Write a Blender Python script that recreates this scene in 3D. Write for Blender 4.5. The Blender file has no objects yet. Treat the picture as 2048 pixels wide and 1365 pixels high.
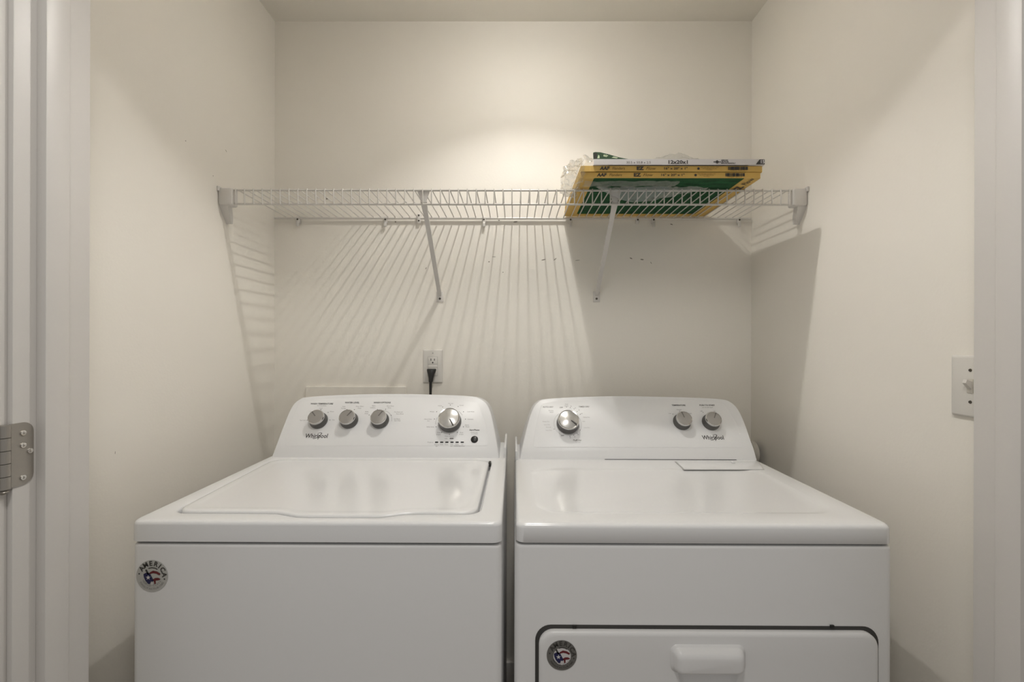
import bpy, bmesh, math, random
from mathutils import Matrix, Vector, noise

random.seed(4)
SC = bpy.context.scene
COL = SC.collection

# ------------------------------------------------------------------ camera
FPX, HORIZON = 890.0, 687.0            # focal length and horizon in pixels of the 2048x1365 frame
CAM_Z, YAW, ROLL = 1.253, 0.0045, -0.0025
cam = bpy.data.cameras.new('camera')
cam.sensor_width = 36.0
cam.lens = FPX / 2048 * 36
cam.shift_y = (HORIZON - 682.5) / 2048
cam.clip_start = 0.02
cam_o = bpy.data.objects.new('camera', cam)
COL.objects.link(cam_o)
CAM_M = Matrix.Translation((0, 0, CAM_Z)) @ Matrix.Rotation(YAW, 4, 'Z') @ Matrix.Rotation(math.pi / 2, 4, 'X') @ Matrix.Rotation(-ROLL, 4, 'Z')
cam_o.matrix_world = CAM_M
SC.camera = cam_o

# ------------------------------------------------------------------ light and exposure
world = bpy.data.worlds.new('world')
SC.world = world
world.use_nodes = True
bg = world.node_tree.nodes['Background']
bg.inputs[0].default_value = (1.0, 0.985, 0.965, 1)
bg.inputs[1].default_value = 0.33
world.cycles.sampling_method = 'NONE'
BULB_STRENGTH = 2450.0
SHADE_STRENGTH = 18.0
HALL_STRENGTH = 62.0
vs = SC.view_settings
vs.view_transform = 'Standard'
vs.look = 'None'
vs.gamma = 1.0
vs.use_curve_mapping = False
vs.exposure = 0.30

# ------------------------------------------------------------------ measuring helpers
def ray(px, py):
    d = Vector(((px - 1024) / FPX, -(py - HORIZON) / FPX, -1.0))
    return CAM_M.to_translation(), (CAM_M.to_3x3() @ d)

def on_plane(px, py, p0, n):
    o, d = ray(px, py)
    t = (Vector(p0) - o).dot(Vector(n)) / d.dot(Vector(n))
    return o + d * t

def atY(px, py, Y): return on_plane(px, py, (0, Y, 0), (0, 1, 0))
def atX(px, py, X): return on_plane(px, py, (X, 0, 0), (1, 0, 0))

# ------------------------------------------------------------------ materials
def mat(name, color, rough=0.5, metal=0.0, coat=0.0, bump=None, vary=None, spec=0.5, emit=0.0, scale_xyz=None):
    m = bpy.data.materials.new(name)
    m.use_nodes = True
    nt = m.node_tree
    b = nt.nodes['Principled BSDF']
    b.inputs['Base Color'].default_value = (*color, 1)
    b.inputs['Roughness'].default_value = rough
    b.inputs['Metallic'].default_value = metal
    b.inputs['Coat Weight'].default_value = coat
    b.inputs['Coat Roughness'].default_value = 0.08
    b.inputs['Specular IOR Level'].default_value = spec
    if emit:
        b.inputs['Emission Color'].default_value = (*color, 1)
        b.inputs['Emission Strength'].default_value = emit
    if bump or vary:
        tc = nt.nodes.new('ShaderNodeTexCoord')
        mp = nt.nodes.new('ShaderNodeMapping')
        if scale_xyz: mp.inputs['Scale'].default_value = scale_xyz
        nt.links.new(tc.outputs['Object'], mp.inputs['Vector'])
    if bump:
        sc_, st, dist = bump
        nz = nt.nodes.new('ShaderNodeTexNoise')
        nz.inputs['Scale'].default_value = sc_
        nz.inputs['Detail'].default_value = 3
        bp = nt.nodes.new('ShaderNodeBump')
        bp.inputs['Strength'].default_value = st
        bp.inputs['Distance'].default_value = dist
        nt.links.new(mp.outputs[0], nz.inputs['Vector'])
        nt.links.new(nz.outputs['Fac'], bp.inputs['Height'])
        nt.links.new(bp.outputs[0], b.inputs['Normal'])
    if vary:
        sc_, c2, lo, hi = vary
        nz = nt.nodes.new('ShaderNodeTexNoise')
        nz.inputs['Scale'].default_value = sc_
        nz.inputs['Detail'].default_value = 5
        rp = nt.nodes.new('ShaderNodeValToRGB')
        rp.color_ramp.elements[0].position = lo
        rp.color_ramp.elements[1].position = hi
        rp.color_ramp.elements[0].color = (*color, 1)
        rp.color_ramp.elements[1].color = (*c2, 1)
        nt.links.new(mp.outputs[0], nz.inputs['Vector'])
        nt.links.new(nz.outputs['Fac'], rp.inputs['Fac'])
        nt.links.new(rp.outputs['Color'], b.inputs['Base Color'])
    return m

M = {}
M['wall'] = mat('wall_paint', (0.85, 0.815, 0.745), 0.55, bump=(160, 0.12, 0.002), vary=(2.2, (0.84, 0.80, 0.73), 0.4, 0.65))
M['ceiling'] = mat('ceiling_paint', (0.85, 0.82, 0.75), 0.7, bump=(120, 0.15, 0.002))
M['trim'] = mat('trim_paint', (0.64, 0.615, 0.585), 0.4, bump=(14, 0.08, 0.001), scale_xyz=(6, 6, 1))
M['floor'] = mat('floor_vinyl', (0.33, 0.29, 0.25), 0.4, vary=(4, (0.26, 0.22, 0.18), 0.35, 0.65), scale_xyz=(8, 1, 1))
M['enamel'] = mat('white_enamel', (0.785, 0.785, 0.785), 0.28, coat=0.25, spec=0.4)
M['lidmat'] = mat('white_lid_enamel', (0.79, 0.79, 0.79), 0.20, coat=0.3, spec=0.45)
M['cabinet'] = mat('white_cabinet_enamel', (0.77, 0.765, 0.76), 0.3, coat=0.15, spec=0.4, bump=(220, 0.03, 0.0006))
M['plastic'] = mat('white_console_plastic', (0.775, 0.775, 0.778), 0.34, spec=0.4)
M['panel'] = mat('console_overlay', (0.785, 0.785, 0.788), 0.36, spec=0.45)
M['gap'] = mat('seam_shadow_gasket', (0.05, 0.048, 0.045), 0.8)
M['knobface'] = mat('brushed_knob_face', (0.36, 0.345, 0.325), 0.38, metal=0.5, bump=(300, 0.05, 0.0003))
M['knobbig'] = mat('silver_knob_face', (0.60, 0.59, 0.57), 0.24, metal=0.6)
M['chrome'] = mat('chrome_ring', (0.62, 0.61, 0.60), 0.10, metal=1.0)
M['knobskirt'] = mat('dark_knob_skirt', (0.12, 0.116, 0.11), 0.35, metal=0.35)
M['pointer'] = mat('knob_pointer', (0.045, 0.04, 0.035), 0.5)
M['pointer2'] = mat('grey_knob_pointer', (0.16, 0.15, 0.14), 0.5)
M['ink'] = mat('dark_ink', (0.05, 0.047, 0.043), 0.5)
M['inkgrey'] = mat('grey_ink', (0.27, 0.26, 0.25), 0.5)
M['inkpale'] = mat('pale_ink', (0.42, 0.41, 0.40), 0.5)
M['black'] = mat('black_plastic', (0.012, 0.012, 0.011), 0.38)
M['wire'] = mat('white_vinyl_wire', (0.66, 0.635, 0.59), 0.32)
M['bracket'] = mat('white_bracket', (0.68, 0.655, 0.62), 0.38)
M['screw'] = mat('dark_screw', (0.10, 0.09, 0.075), 0.4, metal=0.6)
M['steel'] = mat('satin_nickel', (0.36, 0.335, 0.30), 0.38, metal=0.65)
M['brightsteel'] = mat('bright_screw', (0.7, 0.68, 0.65), 0.2, metal=1.0)
M['yellow'] = mat('yellow_cardboard', (0.72, 0.48, 0.13), 0.6, vary=(9, (0.66, 0.43, 0.11), 0.4, 0.7))
M['whitecard'] = mat('white_cardboard', (0.72, 0.70, 0.70), 0.55)
M['green'] = mat('green_filter_fibre', (0.012, 0.115, 0.035), 0.9, bump=(260, 0.6, 0.004), vary=(22, (0.003, 0.055, 0.016), 0.35, 0.7), scale_xyz=(1, 3, 1))
M['greycard'] = mat('pale_filter_fibre', (0.5, 0.5, 0.5), 0.9, bump=(240, 0.6, 0.004))
M['darkgreen'] = mat('dark_green_print', (0.018, 0.055, 0.022), 0.4)
M['lightprint'] = mat('pale_green_print', (0.55, 0.62, 0.42), 0.5)
M['outlet'] = mat('white_outlet_plastic', (0.70, 0.675, 0.63), 0.3)
M['navy'] = mat('navy_print', (0.012, 0.013, 0.07), 0.4)
M['red'] = mat('dark_red_print', (0.13, 0.012, 0.018), 0.4)
M['stickerwhite'] = mat('clear_silver_sticker', (0.47, 0.465, 0.44), 0.35)
M['stickerdark'] = mat('dark_silver_sticker', (0.17, 0.165, 0.155), 0.4, metal=0.3)
M['stickerlight'] = mat('white_sticker_print', (0.62, 0.60, 0.60), 0.4)
M['duct'] = mat('white_duct_vinyl', (0.58, 0.55, 0.49), 0.4)
M['scuff'] = mat('scuff_dirt', (0.24, 0.215, 0.175), 0.8)
M['porcelain'] = mat('porcelain', (0.8, 0.78, 0.75), 0.25)
M['fillshade'] = mat('glowing_fill_shade', (1.0, 0.98, 0.945), 0.5, emit=SHADE_STRENGTH)  # glow of the added shade, fills the upper walls and ceiling
M['bulb'] = mat('lit_bulb', (1.0, 0.98, 0.945), 0.3, emit=BULB_STRENGTH)
M['disc'] = mat('lit_diffuser', (1.0, 0.98, 0.945), 0.5, emit=HALL_STRENGTH)

def clear_film(name, cloud, sheen):
    m = bpy.data.materials.new(name)
    m.use_nodes = True
    nt = m.node_tree
    nt.nodes.clear()
    out = nt.nodes.new('ShaderNodeOutputMaterial')
    tr = nt.nodes.new('ShaderNodeBsdfTransparent')
    tr.inputs[0].default_value = (0.96, 0.96, 0.95, 1)
    df = nt.nodes.new('ShaderNodeBsdfDiffuse')
    df.inputs[0].default_value = (0.75, 0.74, 0.72, 1)
    gl = nt.nodes.new('ShaderNodeBsdfGlossy')
    gl.inputs['Roughness'].default_value = 0.09
    m1 = nt.nodes.new('ShaderNodeMixShader'); m1.inputs[0].default_value = cloud
    m2 = nt.nodes.new('ShaderNodeMixShader')
    lw = nt.nodes.new('ShaderNodeLayerWeight'); lw.inputs[0].default_value = 0.5
    pw = nt.nodes.new('ShaderNodeMath'); pw.operation = 'POWER'; pw.inputs[1].default_value = 3.0
    fr = nt.nodes.new('ShaderNodeMath'); fr.operation = 'MULTIPLY_ADD'; fr.inputs[1].default_value = 0.6; fr.inputs[2].default_value = sheen
    nt.links.new(lw.outputs['Facing'], pw.inputs[0]); nt.links.new(pw.outputs[0], fr.inputs[0])
    nt.links.new(tr.outputs[0], m1.inputs[1]); nt.links.new(df.outputs[0], m1.inputs[2])
    nt.links.new(fr.outputs[0], m2.inputs[0])
    nt.links.new(m1.outputs[0], m2.inputs[1]); nt.links.new(gl.outputs[0], m2.inputs[2])
    nt.links.new(m2.outputs[0], out.inputs[0])
    return m
M['film'] = clear_film('clear_plastic_film', 0.06, 0.12)
M['cloudy'] = clear_film('cloudy_plastic_film', 0.22, 0.10)

# ------------------------------------------------------------------ mesh helpers
def link(name, me, m, parent=None, smooth=True, angle=40):
    if isinstance(me, bmesh.types.BMesh):
        bm = me
        bmesh.ops.recalc_face_normals(bm, faces=bm.faces[:])
        me = bpy.data.meshes.new(name)
        bm.to_mesh(me); bm.free()
    if smooth and len(me.polygons):
        me.polygons.foreach_set('use_smooth', [True] * len(me.polygons))
        me.set_sharp_from_angle(angle=math.radians(angle))
    if m and not me.materials: me.materials.append(m)
    o = bpy.data.objects.new(name, me)
    COL.objects.link(o)
    if parent:
        o.parent = parent
        o.matrix_parent_inverse = parent.matrix_basis.inverted()
    return o

def empty(name, loc, label=None, cat=None, group=None):
    o = bpy.data.objects.new(name, None)
    o.location = loc
    o.empty_display_size = 0.05
    COL.objects.link(o)
    if label: tag(o, label, cat, group)
    return o

def tag(o, label, cat, group=None):
    o['label'] = label; o['category'] = cat
    if group: o['group'] = group
    return o

def struct(o, label=None):
    o['kind'] = 'structure'
    if label: o['label'] = label
    return o

def box(bm, x0, x1, y0, y1, z0, z1, bevel=0.0, seg=2):
    g = bmesh.ops.create_cube(bm, size=1.0, matrix=Matrix.Translation(((x0 + x1) / 2, (y0 + y1) / 2, (z0 + z1) / 2)) @ Matrix.Diagonal((abs(x1 - x0), abs(y1 - y0), abs(z1 - z0), 1)))
    if bevel:
        es = list({e for v in g['verts'] for e in v.link_edges})
        bmesh.ops.bevel(bm, geom=es, offset=bevel, segments=seg, affect='EDGES', profile=0.5)
    return g

def boxo(name, b, m, parent=None, bevel=0.0, seg=2):
    bm = bmesh.new()
    box(bm, *b, bevel=bevel, seg=seg)
    return link(name, bm, m, parent)

def tube(bm, pts, r, sides=8, cap=True):
    pts = [Vector(p) for p in pts]
    rings = []
    up = None
    for i, p in enumerate(pts):
        t = (pts[min(i + 1, len(pts) - 1)] - pts[max(i - 1, 0)]).normalized()
        if up is None:
            a = Vector((0, 0, 1)) if abs(t.z) < 0.9 else Vector((1, 0, 0))
            up = (a - t * a.dot(t)).normalized()
        else:
            up = (up - t * up.dot(t)).normalized()
        s = t.cross(up)
        rr_ = r[i] if isinstance(r, (list, tuple)) else r
        rings.append([bm.verts.new(p + (up * math.cos(2 * math.pi * k / sides) + s * math.sin(2 * math.pi * k / sides)) * rr_) for k in range(sides)])
    for a, b in zip(rings, rings[1:]):
        for k in range(sides):
            bm.faces.new((a[k], a[(k + 1) % sides], b[(k + 1) % sides], b[k]))
    if cap:
        bm.faces.new(rings[0][::-1]); bm.faces.new(rings[-1])

def tubeo(name, pts, r, m, parent=None, sides=8):
    bm = bmesh.new(); tube(bm, pts, r, sides)
    return link(name, bm, m, parent)

def lathe(bm, profile, mtx, seg=32):
    """profile: list of (radius, height) around local z"""
    rings = []
    for r, h in profile:
        if r < 1e-6:
            rings.append([bm.verts.new(mtx @ Vector((0, 0, h)))])
        else:
            rings.append([bm.verts.new(mtx @ Vector((r * math.cos(2 * math.pi * k / seg), r * math.sin(2 * math.pi * k / seg), h))) for k in range(seg)])
    for a, b in zip(rings, rings[1:]):
        for k in range(seg):
            k2 = (k + 1) % seg
            if len(a) == 1 and len(b) == 1: continue
            if len(a) == 1: bm.faces.new((a[0], b[k], b[k2]))
            elif len(b) == 1: bm.faces.new((a[k], a[k2], b[0]))
            else: bm.faces.new((a[k], a[k2], b[k2], b[k]))

def latheo(name, profile, mtx, m, parent=None, seg=32, angle=40):
    bm = bmesh.new(); lathe(bm, profile, mtx, seg)
    return link(name, bm, m, parent, angle=angle)

def rr(x0, x1, y0, y1, r, n=5, mside=1):
    """rounded rectangle, counter-clockwise from the front-left, mside points inserted along every side"""
    cs = [((x1 - r, y0 + r), -90), ((x1 - r, y1 - r), 0), ((x0 + r, y1 - r), 90), ((x0 + r, y0 + r), 180)]
    pts = []
    for (cx, cy), a0 in cs:
        arc = [(cx + r * math.cos(math.radians(a0 + 90 * i / n)), cy + r * math.sin(math.radians(a0 + 90 * i / n))) for i in range(n + 1)]
        if pts:
            p, q = pts[-1], arc[0]
            pts += [(p[0] + (q[0] - p[0]) * i / mside, p[1] + (q[1] - p[1]) * i / mside) for i in range(1, mside)]
        pts += arc
    p, q = pts[-1], pts[0]
    pts += [(p[0] + (q[0] - p[0]) * i / mside, p[1] + (q[1] - p[1]) * i / mside) for i in range(1, mside)]
    return pts

def loft(bm, loops, cap0=True, cap1=True):
    rings = [[bm.verts.new(p) for p in lp] for lp in loops]
    n = len(rings[0])
    for a, b in zip(rings, rings[1:]):
        for k in range(n):
            bm.faces.new((a[k], a[(k + 1) % n], b[(k + 1) % n], b[k]))
    if cap0: bm.faces.new(rings[0][::-1])
    if cap1: bm.faces.new(rings[-1])
    return rings

def frame(o, ux, uv):
    ux = Vector(ux).normalized(); uv = Vector(uv).normalized(); n = ux.cross(uv)
    m = Matrix.Identity(4)
    for i in range(3):
        m[i][0], m[i][1], m[i][2], m[i][3] = ux[i], uv[i], n[i], o[i]
    return m

def text_mesh(s, size, bold=0.0, align='CENTER', squash=1.0, shear=0.0):
    cu = bpy.data.curves.new('t', 'FONT')
    cu.body = s; cu.size = size; cu.align_x = align; cu.align_y = 'CENTER'
    cu.offset = bold; cu.resolution_u = 2; cu.shear = shear
    o = bpy.data.objects.new('t', cu)
    COL.objects.link(o)
    dg = bpy.context.evaluated_depsgraph_get()
    me = bpy.data.meshes.new_from_object(o.evaluated_get(dg))
    bpy.data.objects.remove(o); bpy.data.curves.remove(cu)
    if squash != 1.0: me.transform(Matrix.Diagonal((squash, 1, 1, 1)))
    return me

def add_mesh(bm, me, mtx):
    me.transform(mtx); bm.from_mesh(me); bpy.data.meshes.remove(me)

class Print:
    """flat print collected on one surface: lettering, marks and lines"""
    def __init__(self): self.bm = bmesh.new()
    def text(self, s, mtx, size, **k): add_mesh(self.bm, text_mesh(s, size, **k), mtx); return self
    def poly(self, pts, mtx):
        self.bm.faces.new([self.bm.verts.new(mtx @ Vector((x, y, 0))) for x, y in pts]); return self
    def dot(self, x, y, r, mtx, n=8):
        return self.poly([(x + r * math.cos(2 * math.pi * k / n), y + r * math.sin(2 * math.pi * k / n)) for k in range(n)], mtx)
    def stroke(self, pts, w, mtx):
        vs_ = []
        for i, p in enumerate(pts):
            a = Vector(pts[max(i - 1, 0)]); b = Vector(pts[min(i + 1, len(pts) - 1)])
            t = (b - a).normalized(); nn = Vector((-t.y, t.x))
            ww = (w[i] if isinstance(w, (list, tuple)) else w) / 2
            q = Vector(p)
            vs_.append([self.bm.verts.new(mtx @ Vector((*(q + nn * ww), 0))), self.bm.verts.new(mtx @ Vector((*(q - nn * ww), 0)))])
        for a, b in zip(vs_, vs_[1:]): self.bm.faces.new((a[0], a[1], b[1], b[0]))
        return self
    def done(self, name, m, parent):
        me = bpy.data.meshes.new(name); self.bm.to_mesh(me); self.bm.free()
        o = link(name, me, m, parent, smooth=False)
        o['kind'] = 'stuff'
        return o

# ------------------------------------------------------------------ the room
WB, WL, WR, ZC = 1.64, -0.886, 0.872, 2.44       # back wall, side walls, ceiling
DF, DB = 0.622, 0.734                             # hall face and closet face of the door wall
JL, JR, HEAD = -0.7043, 0.7563, 2.047             # jamb faces and head of the opening
wall_back = struct(boxo('wall_back', (WL - .1, WR + .1, WB, WB + .1, 0, ZC), M['wall']), 'cream painted back wall of the laundry closet')
wall_left = struct(boxo('wall_left', (WL - .1, WL, DF, WB, 0, ZC), M['wall']), 'cream painted left side wall of the closet')
wall_right = struct(boxo('wall_right', (WR, WR + .1, DF, WB, 0, ZC), M['wall']), 'cream painted right side wall of the closet')
struct(boxo('ceiling', (-2.2, 2.2, -1.6, WB + .1, ZC, ZC + .1), M['ceiling']), 'cream painted ceiling')
struct(boxo('floor', (-2.2, 2.2, -1.6, WB + .1, -.08, 0), M['floor']), 'brown floor under the machines')
for nm, b in (('wall_front_left', (-2.2, JL - .019, DF, DB, 0, ZC)), ('wall_front_right', (JR + .019, 2.2, DF, DB, 0, ZC)),
              ('wall_front_header', (JL - .019, JR + .019, DF, DB, HEAD + .019, ZC))):
    struct(boxo(nm, b, M['wall']), 'cream painted wall around the door opening')
for nm, b in (('baseboard_back', (WL, WR, WB - .014, WB, 0, .085)), ('baseboard_left', (WL, WL + .014, DB, WB - .014, 0, .085)),
              ('baseboard_right', (WR - .014, WR, DB, WB - .014, 0, .085))):
    struct(boxo(nm, b, M['trim'], bevel=.004), 'white painted baseboard')
# door frame: jamb boards with stops, hall-side casing
def trim(name, bs, label):
    root = struct(empty(name, (bs[0][1][0], bs[0][1][2], 0)), label)
    for nm, b in bs: boxo(nm, b, M['trim'], root, bevel=.0015, seg=2)
    return root
trim('trim_1', [('jamb', (JL - .019, JL, DF, DB + .002, 0, HEAD)), ('stop', (JL, JL + .0145, .6525, .688, 0, HEAD)),
                ('casing', (JL - .072, JL - .007, DF - .017, DF, 0, HEAD + .07))], 'white door jamb with stop and casing at the left')
trim('trim_2', [('jamb', (JR, JR + .019, DF, DB + .002, 0, HEAD)), ('stop', (JR - .0165, JR, .6525, .688, 0, HEAD)),
                ('casing', (JR + .007, JR + .072, DF - .017, DF, 0, HEAD + .07))], 'white door jamb with stop and casing at the right')
trim('trim_3', [('jamb', (JL - .019, JR + .019, DF, DB + .002, HEAD, HEAD + .019)), ('stop', (JL + .0145, JR - .0165, .6525, .688, HEAD - .0145, HEAD)),
                ('casing', (JL - .007, JR + .007, DF - .017, DF, HEAD + .007, HEAD + .07))], 'white head jamb over the opening')

# scuffs and nail holes on the walls
def scuffs():
    spots = [(1087, 520, 9, 2, .2), (1110, 519, 8, 1.4, .7), (1155, 521, 10, 1, .1), (1262, 517, 6, 2.2, -.4), (1284, 519.5, 7, 2.4, -.1), (1302, 526, 5, 1.2, -1),
             (852, 537, 5, 1.4, 1.1), (978, 524, 3, 2.2, 0), (1006, 545, 2, 2, 0), (988, 514, 8, 1, 0), (768, 427, 3, 2.5, 0), (654, 398, 5, 2.5, 0),
             (1343, 449, 6, 2, -.3), (791, 444, 3, 3, 0), (1031, 444, 9, 2.5, .1), (998, 441, 4, 2, 0)]
    for px, py, L, w, a in spots:
        p = atY(px, py, WB)
        k = WB / FPX
        bm = bmesh.new()
        n = 7
        pts = [((L / 2 * math.cos(2 * math.pi * i / n)) * k, (w / 2 * math.sin(2 * math.pi * i / n)) * k) for i in range(n)]
        R = Matrix.Rotation(a, 4, 'Z')
        f = frame(Vector((p.x, WB - .0004, p.z)), (1, 0, 0), (0, 0, 1)) @ R
        bm.faces.new([bm.verts.new(f @ Vector((x, y, 0))) for x, y in pts])
        link('scuff_mark', bm, M['scuff'], wall_back, smooth=False)
    for px, py, L, w, a in ((452, 302, 6, 1.4, -.6), (371, 282, 2.5, 2, 0), (426, 352, 2, 2, 0), (230, 906, 6, 1.2, 1.5)):
        p = atX(px, py, WL)
        k = p.y / FPX
        bm = bmesh.new(); n = 7
        f = frame(Vector((WL + .0004, p.y, p.z)), (0, 1, 0), (0, 0, 1)) @ Matrix.Rotation(a, 4, 'Z')
        bm.faces.new([bm.verts.new(f @ Vector((L / 2 * math.cos(2 * math.pi * i / n) * k, w / 2 * math.sin(2 * math.pi * i / n) * k, 0))) for i in range(n)])
        link('scuff_mark', bm, M['scuff'], wall_left, smooth=False)
scuffs()

# ------------------------------------------------------------------ ceiling lamps
def lamp_in_closet():
    c = (.03, 1.115, ZC)
    root = empty('ceiling_light', c, 'short round light with an added glowing shade on the closet ceiling, lit', 'ceiling light')
    down = Matrix.Translation(c) @ Matrix.Rotation(math.pi, 4, 'X')
    latheo('added_fill_shade', [(.062, .001), (.062, .059), (.064, .061), (.069, .061), (.071, .059), (.071, .0)], down, M['fillshade'], root)  # shade added to brighten the upper walls and cut off the lens hot spot
    latheo('lens', [(.0125, .003), (.0125, .0088), (0, .009)], down, M['bulb'], root, seg=16)
lamp_in_closet()
def lamp_in_hall():
    c = (-.02, .0, ZC)
    root = empty('ceiling_disc_light', c, 'round flat white ceiling light in the hall outside the closet', 'ceiling light')
    down = Matrix.Translation(c) @ Matrix.Rotation(math.pi, 4, 'X')
    latheo('rim', [(.13, 0), (.13, .022), (.122, .026), (.112, .026), (.112, .0)], down, M['porcelain'], root, seg=40)
    latheo('diffuser', [(.112, .022), (0, .029)], down, M['disc'], root, seg=24)
lamp_in_hall()

# ------------------------------------------------------------------ machines
def console(root, outline_px, base, lip_px, slope, top_px, back, names):
    """base=(Y,Z) of the console foot, lip_px pixel row where lip meets face, slope dY/dZ of the face"""
    Y0, Z0 = base
    kl = .36
    a = (lip_px - HORIZON) / FPX
    Z1 = (CAM_Z - a * (Y0 - kl * Z0)) / (1 + a * kl); Y1 = Y0 + kl * (Z1 - Z0)
    uv_l = Vector((0, kl, 1)).normalized(); uv_f = Vector((0, slope, 1)).normalized()
    n_l = Vector((1, 0, 0)).cross(uv_l); n_f = Vector((1, 0, 0)).cross(uv_f)
    P0, P1 = Vector((0, Y0, Z0)), Vector((0, Y1, Z1))
    pts = []
    for px, py in outline_px:
        p = on_plane(px, py, P1, n_f)
        if p.z < Z1: p = on_plane(px, py, P0, n_l)
        pts.append(p)
    pts[0].z = pts[-1].z = Z0
    pts[0].y = pts[-1].y = Y0
    cx = (pts[0].x + pts[-1].x) / 2
    # resample smoothly (Catmull-Rom)
    sm = []
    for i in range(len(pts) - 1):
        p0, p1, p2, p3 = pts[max(i - 1, 0)], pts[i], pts[i + 1], pts[min(i + 2, len(pts) - 1)]
        for s in range(4):
            t = s / 4
            sm.append(.5 * ((2 * p1) + (p2 - p0) * t + (2 * p0 - 5 * p1 + 4 * p2 - p3) * t * t + (3 * p1 - p0 - 3 * p2 + p3) * t ** 3))
    sm.append(pts[-1].copy())
    for p in sm:                                     # snap to the lip / face planes
        p.y = Y1 + slope * (p.z - Z1) if p.z > Z1 else Y0 + kl * (p.z - Z0)
    cz = Z1
    def ring(inset, dn, back_mix):
        out = []
        for i, p in enumerate(sm):
            t = (sm[min(i + 1, len(sm) - 1)] - sm[max(i - 1, 0)]).normalized()
            nf = n_f if p.z > Z1 + .002 else n_l
            side = nf.cross(t)                       # outward in the face
            if side.dot(Vector((p.x - cx, 0, p.z - Z0))) < 0: side = -side
            q = p - side * inset - nf * dn
            if i in (0, len(sm) - 1): q.z = Z0
            if back_mix:
                q = Vector((q.x, q.y + (back - q.y) * back_mix, Z0 + (q.z - Z0) * (1 - .035 * back_mix)))
            out.append(q)
        return out
    bm = bmesh.new()
    loops = [ring(.006, 0, 0), ring(.0022, .0012, 0), ring(0, .005, 0), ring(.0, .012, .15), ring(.002, .012, 1)]
    rings = [[bm.verts.new(p) for p in lp] for lp in loops]
    for A, B in zip(rings, rings[1:]):
        for k in range(len(A) - 1): bm.faces.new((A[k], A[k + 1], B[k + 1], B[k]))
    # front: strips between mirrored outline points
    F = rings[0]; N = len(F)
    lo = [v for v in F]
    half = N // 2
    # split face into lip and face by mapping to columns
    top = F
    iL = min(range(half), key=lambda i: abs(sm[i].z - Z1)); iR = min(range(half, N), key=lambda i: abs(sm[i].z - Z1))
    for i in (iL, iR):
        F[i].co.z = Z1; F[i].co.y = Y1
    bm.faces.new([F[i] for i in range(0, iL + 1)] + [F[i] for i in range(iR, N)])
    bm.faces.new([F[i] for i in range(iL, iR + 1)])
    bm.faces.new(rings[-1][::-1])
    body = link(names[0], bm, M['plastic'], root, angle=25)
    return dict(body=body, P=P1 , n=n_f, ux=Vector((1, 0, 0)), uv=uv_f, Y1=Y1, Z1=Z1, outline=sm)

def cfr(C, px, py, lift=.0006):
    p = on_plane(px, py, C['P'], C['n'])
    return frame(p + C['n'] * lift, C['ux'], C['uv'])

def overlay(C, corners_px, r, parent):
    f = cfr(C, *corners_px[0], lift=.0003); fi = f.inverted()
    P = [fi @ on_plane(px, py, C['P'], C['n']) for px, py in corners_px]
    # rounded quad
    pts = []
    n = len(P)
    for i in range(n):
        a, b, c = P[i - 1], P[i], P[(i + 1) % n]
        u, v = (a - b).normalized(), (c - b).normalized()
        for s in range(6):
            t = s / 5
            q0, q2 = b + u * r, b + v * r
            pts.append((1 - t) ** 2 * q0 + 2 * t * (1 - t) * b + t * t * q2)
    bm = bmesh.new()
    cen = sum(pts, Vector()) / len(pts)
    lo = [f @ Vector((p.x, p.y, 0)) for p in pts]
    hi = [f @ Vector((p.x + (cen.x - p.x) * .004, p.y + (cen.y - p.y) * .012, .0005)) for p in pts]
    loft(bm, [lo, hi], cap0=False)
    return link('overlay_panel', bm, M['panel'], parent, angle=60)

def knob(C, px, py, big, ang, parent, label=None):
    """a knob on the console face: skirt, chrome ring, face and pointer"""
    f = cfr(C, px, py, lift=.0005)
    s = 1.36 if big else 1.0
    h = .031 if not big else .034                      # how far the cap stands off the panel
    base = latheo('knob', [(0, 0), (.0262 * s, 0), (.0268 * s, .003), (.0262 * s, .007), (.0226 * s, .0115), (.0222 * s, h - .008), (0, h - .008)] if not big else
           [(0, 0), (.0250 * s, 0), (.0256 * s, .004), (.0253 * s, .0095), (.0242 * s, .014), (.0238 * s, h - .010), (0, h - .010)], f, M['knobskirt'], parent, seg=40)
    rc = .0238 * s
    e = f @ Matrix.Translation((0, 0, h - .0245))
    latheo('ring', [(rc * .93, .0160), (rc, .0162), (rc * 1.012, .0185), (rc, .0215), (rc * .95, .0235), (rc * .90, .0232), (rc * .90, .02)], e, M['chrome'], base, seg=40)
    latheo('cap', [(rc * .91, .0225), (rc * .6, .0238 if not big else .0252), (rc * .25, .0243 if not big else .0268), (0, .0244 if not big else .0272)], e, M['knobbig' if big else 'knobface'], base, seg=40, angle=80)
    g = e @ Matrix.Rotation(math.radians(ang), 4, 'Z')
    bm = bmesh.new()
    w = .0014 * (1.25 if big else 1)
    box(bm, -w, w, rc * .08, rc * .88, .0225, .0249 if not big else .0268)
    bm.transform(g)
    link('pointer', bm, M['pointer' if big else 'pointer2'], base)
    return base

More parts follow.
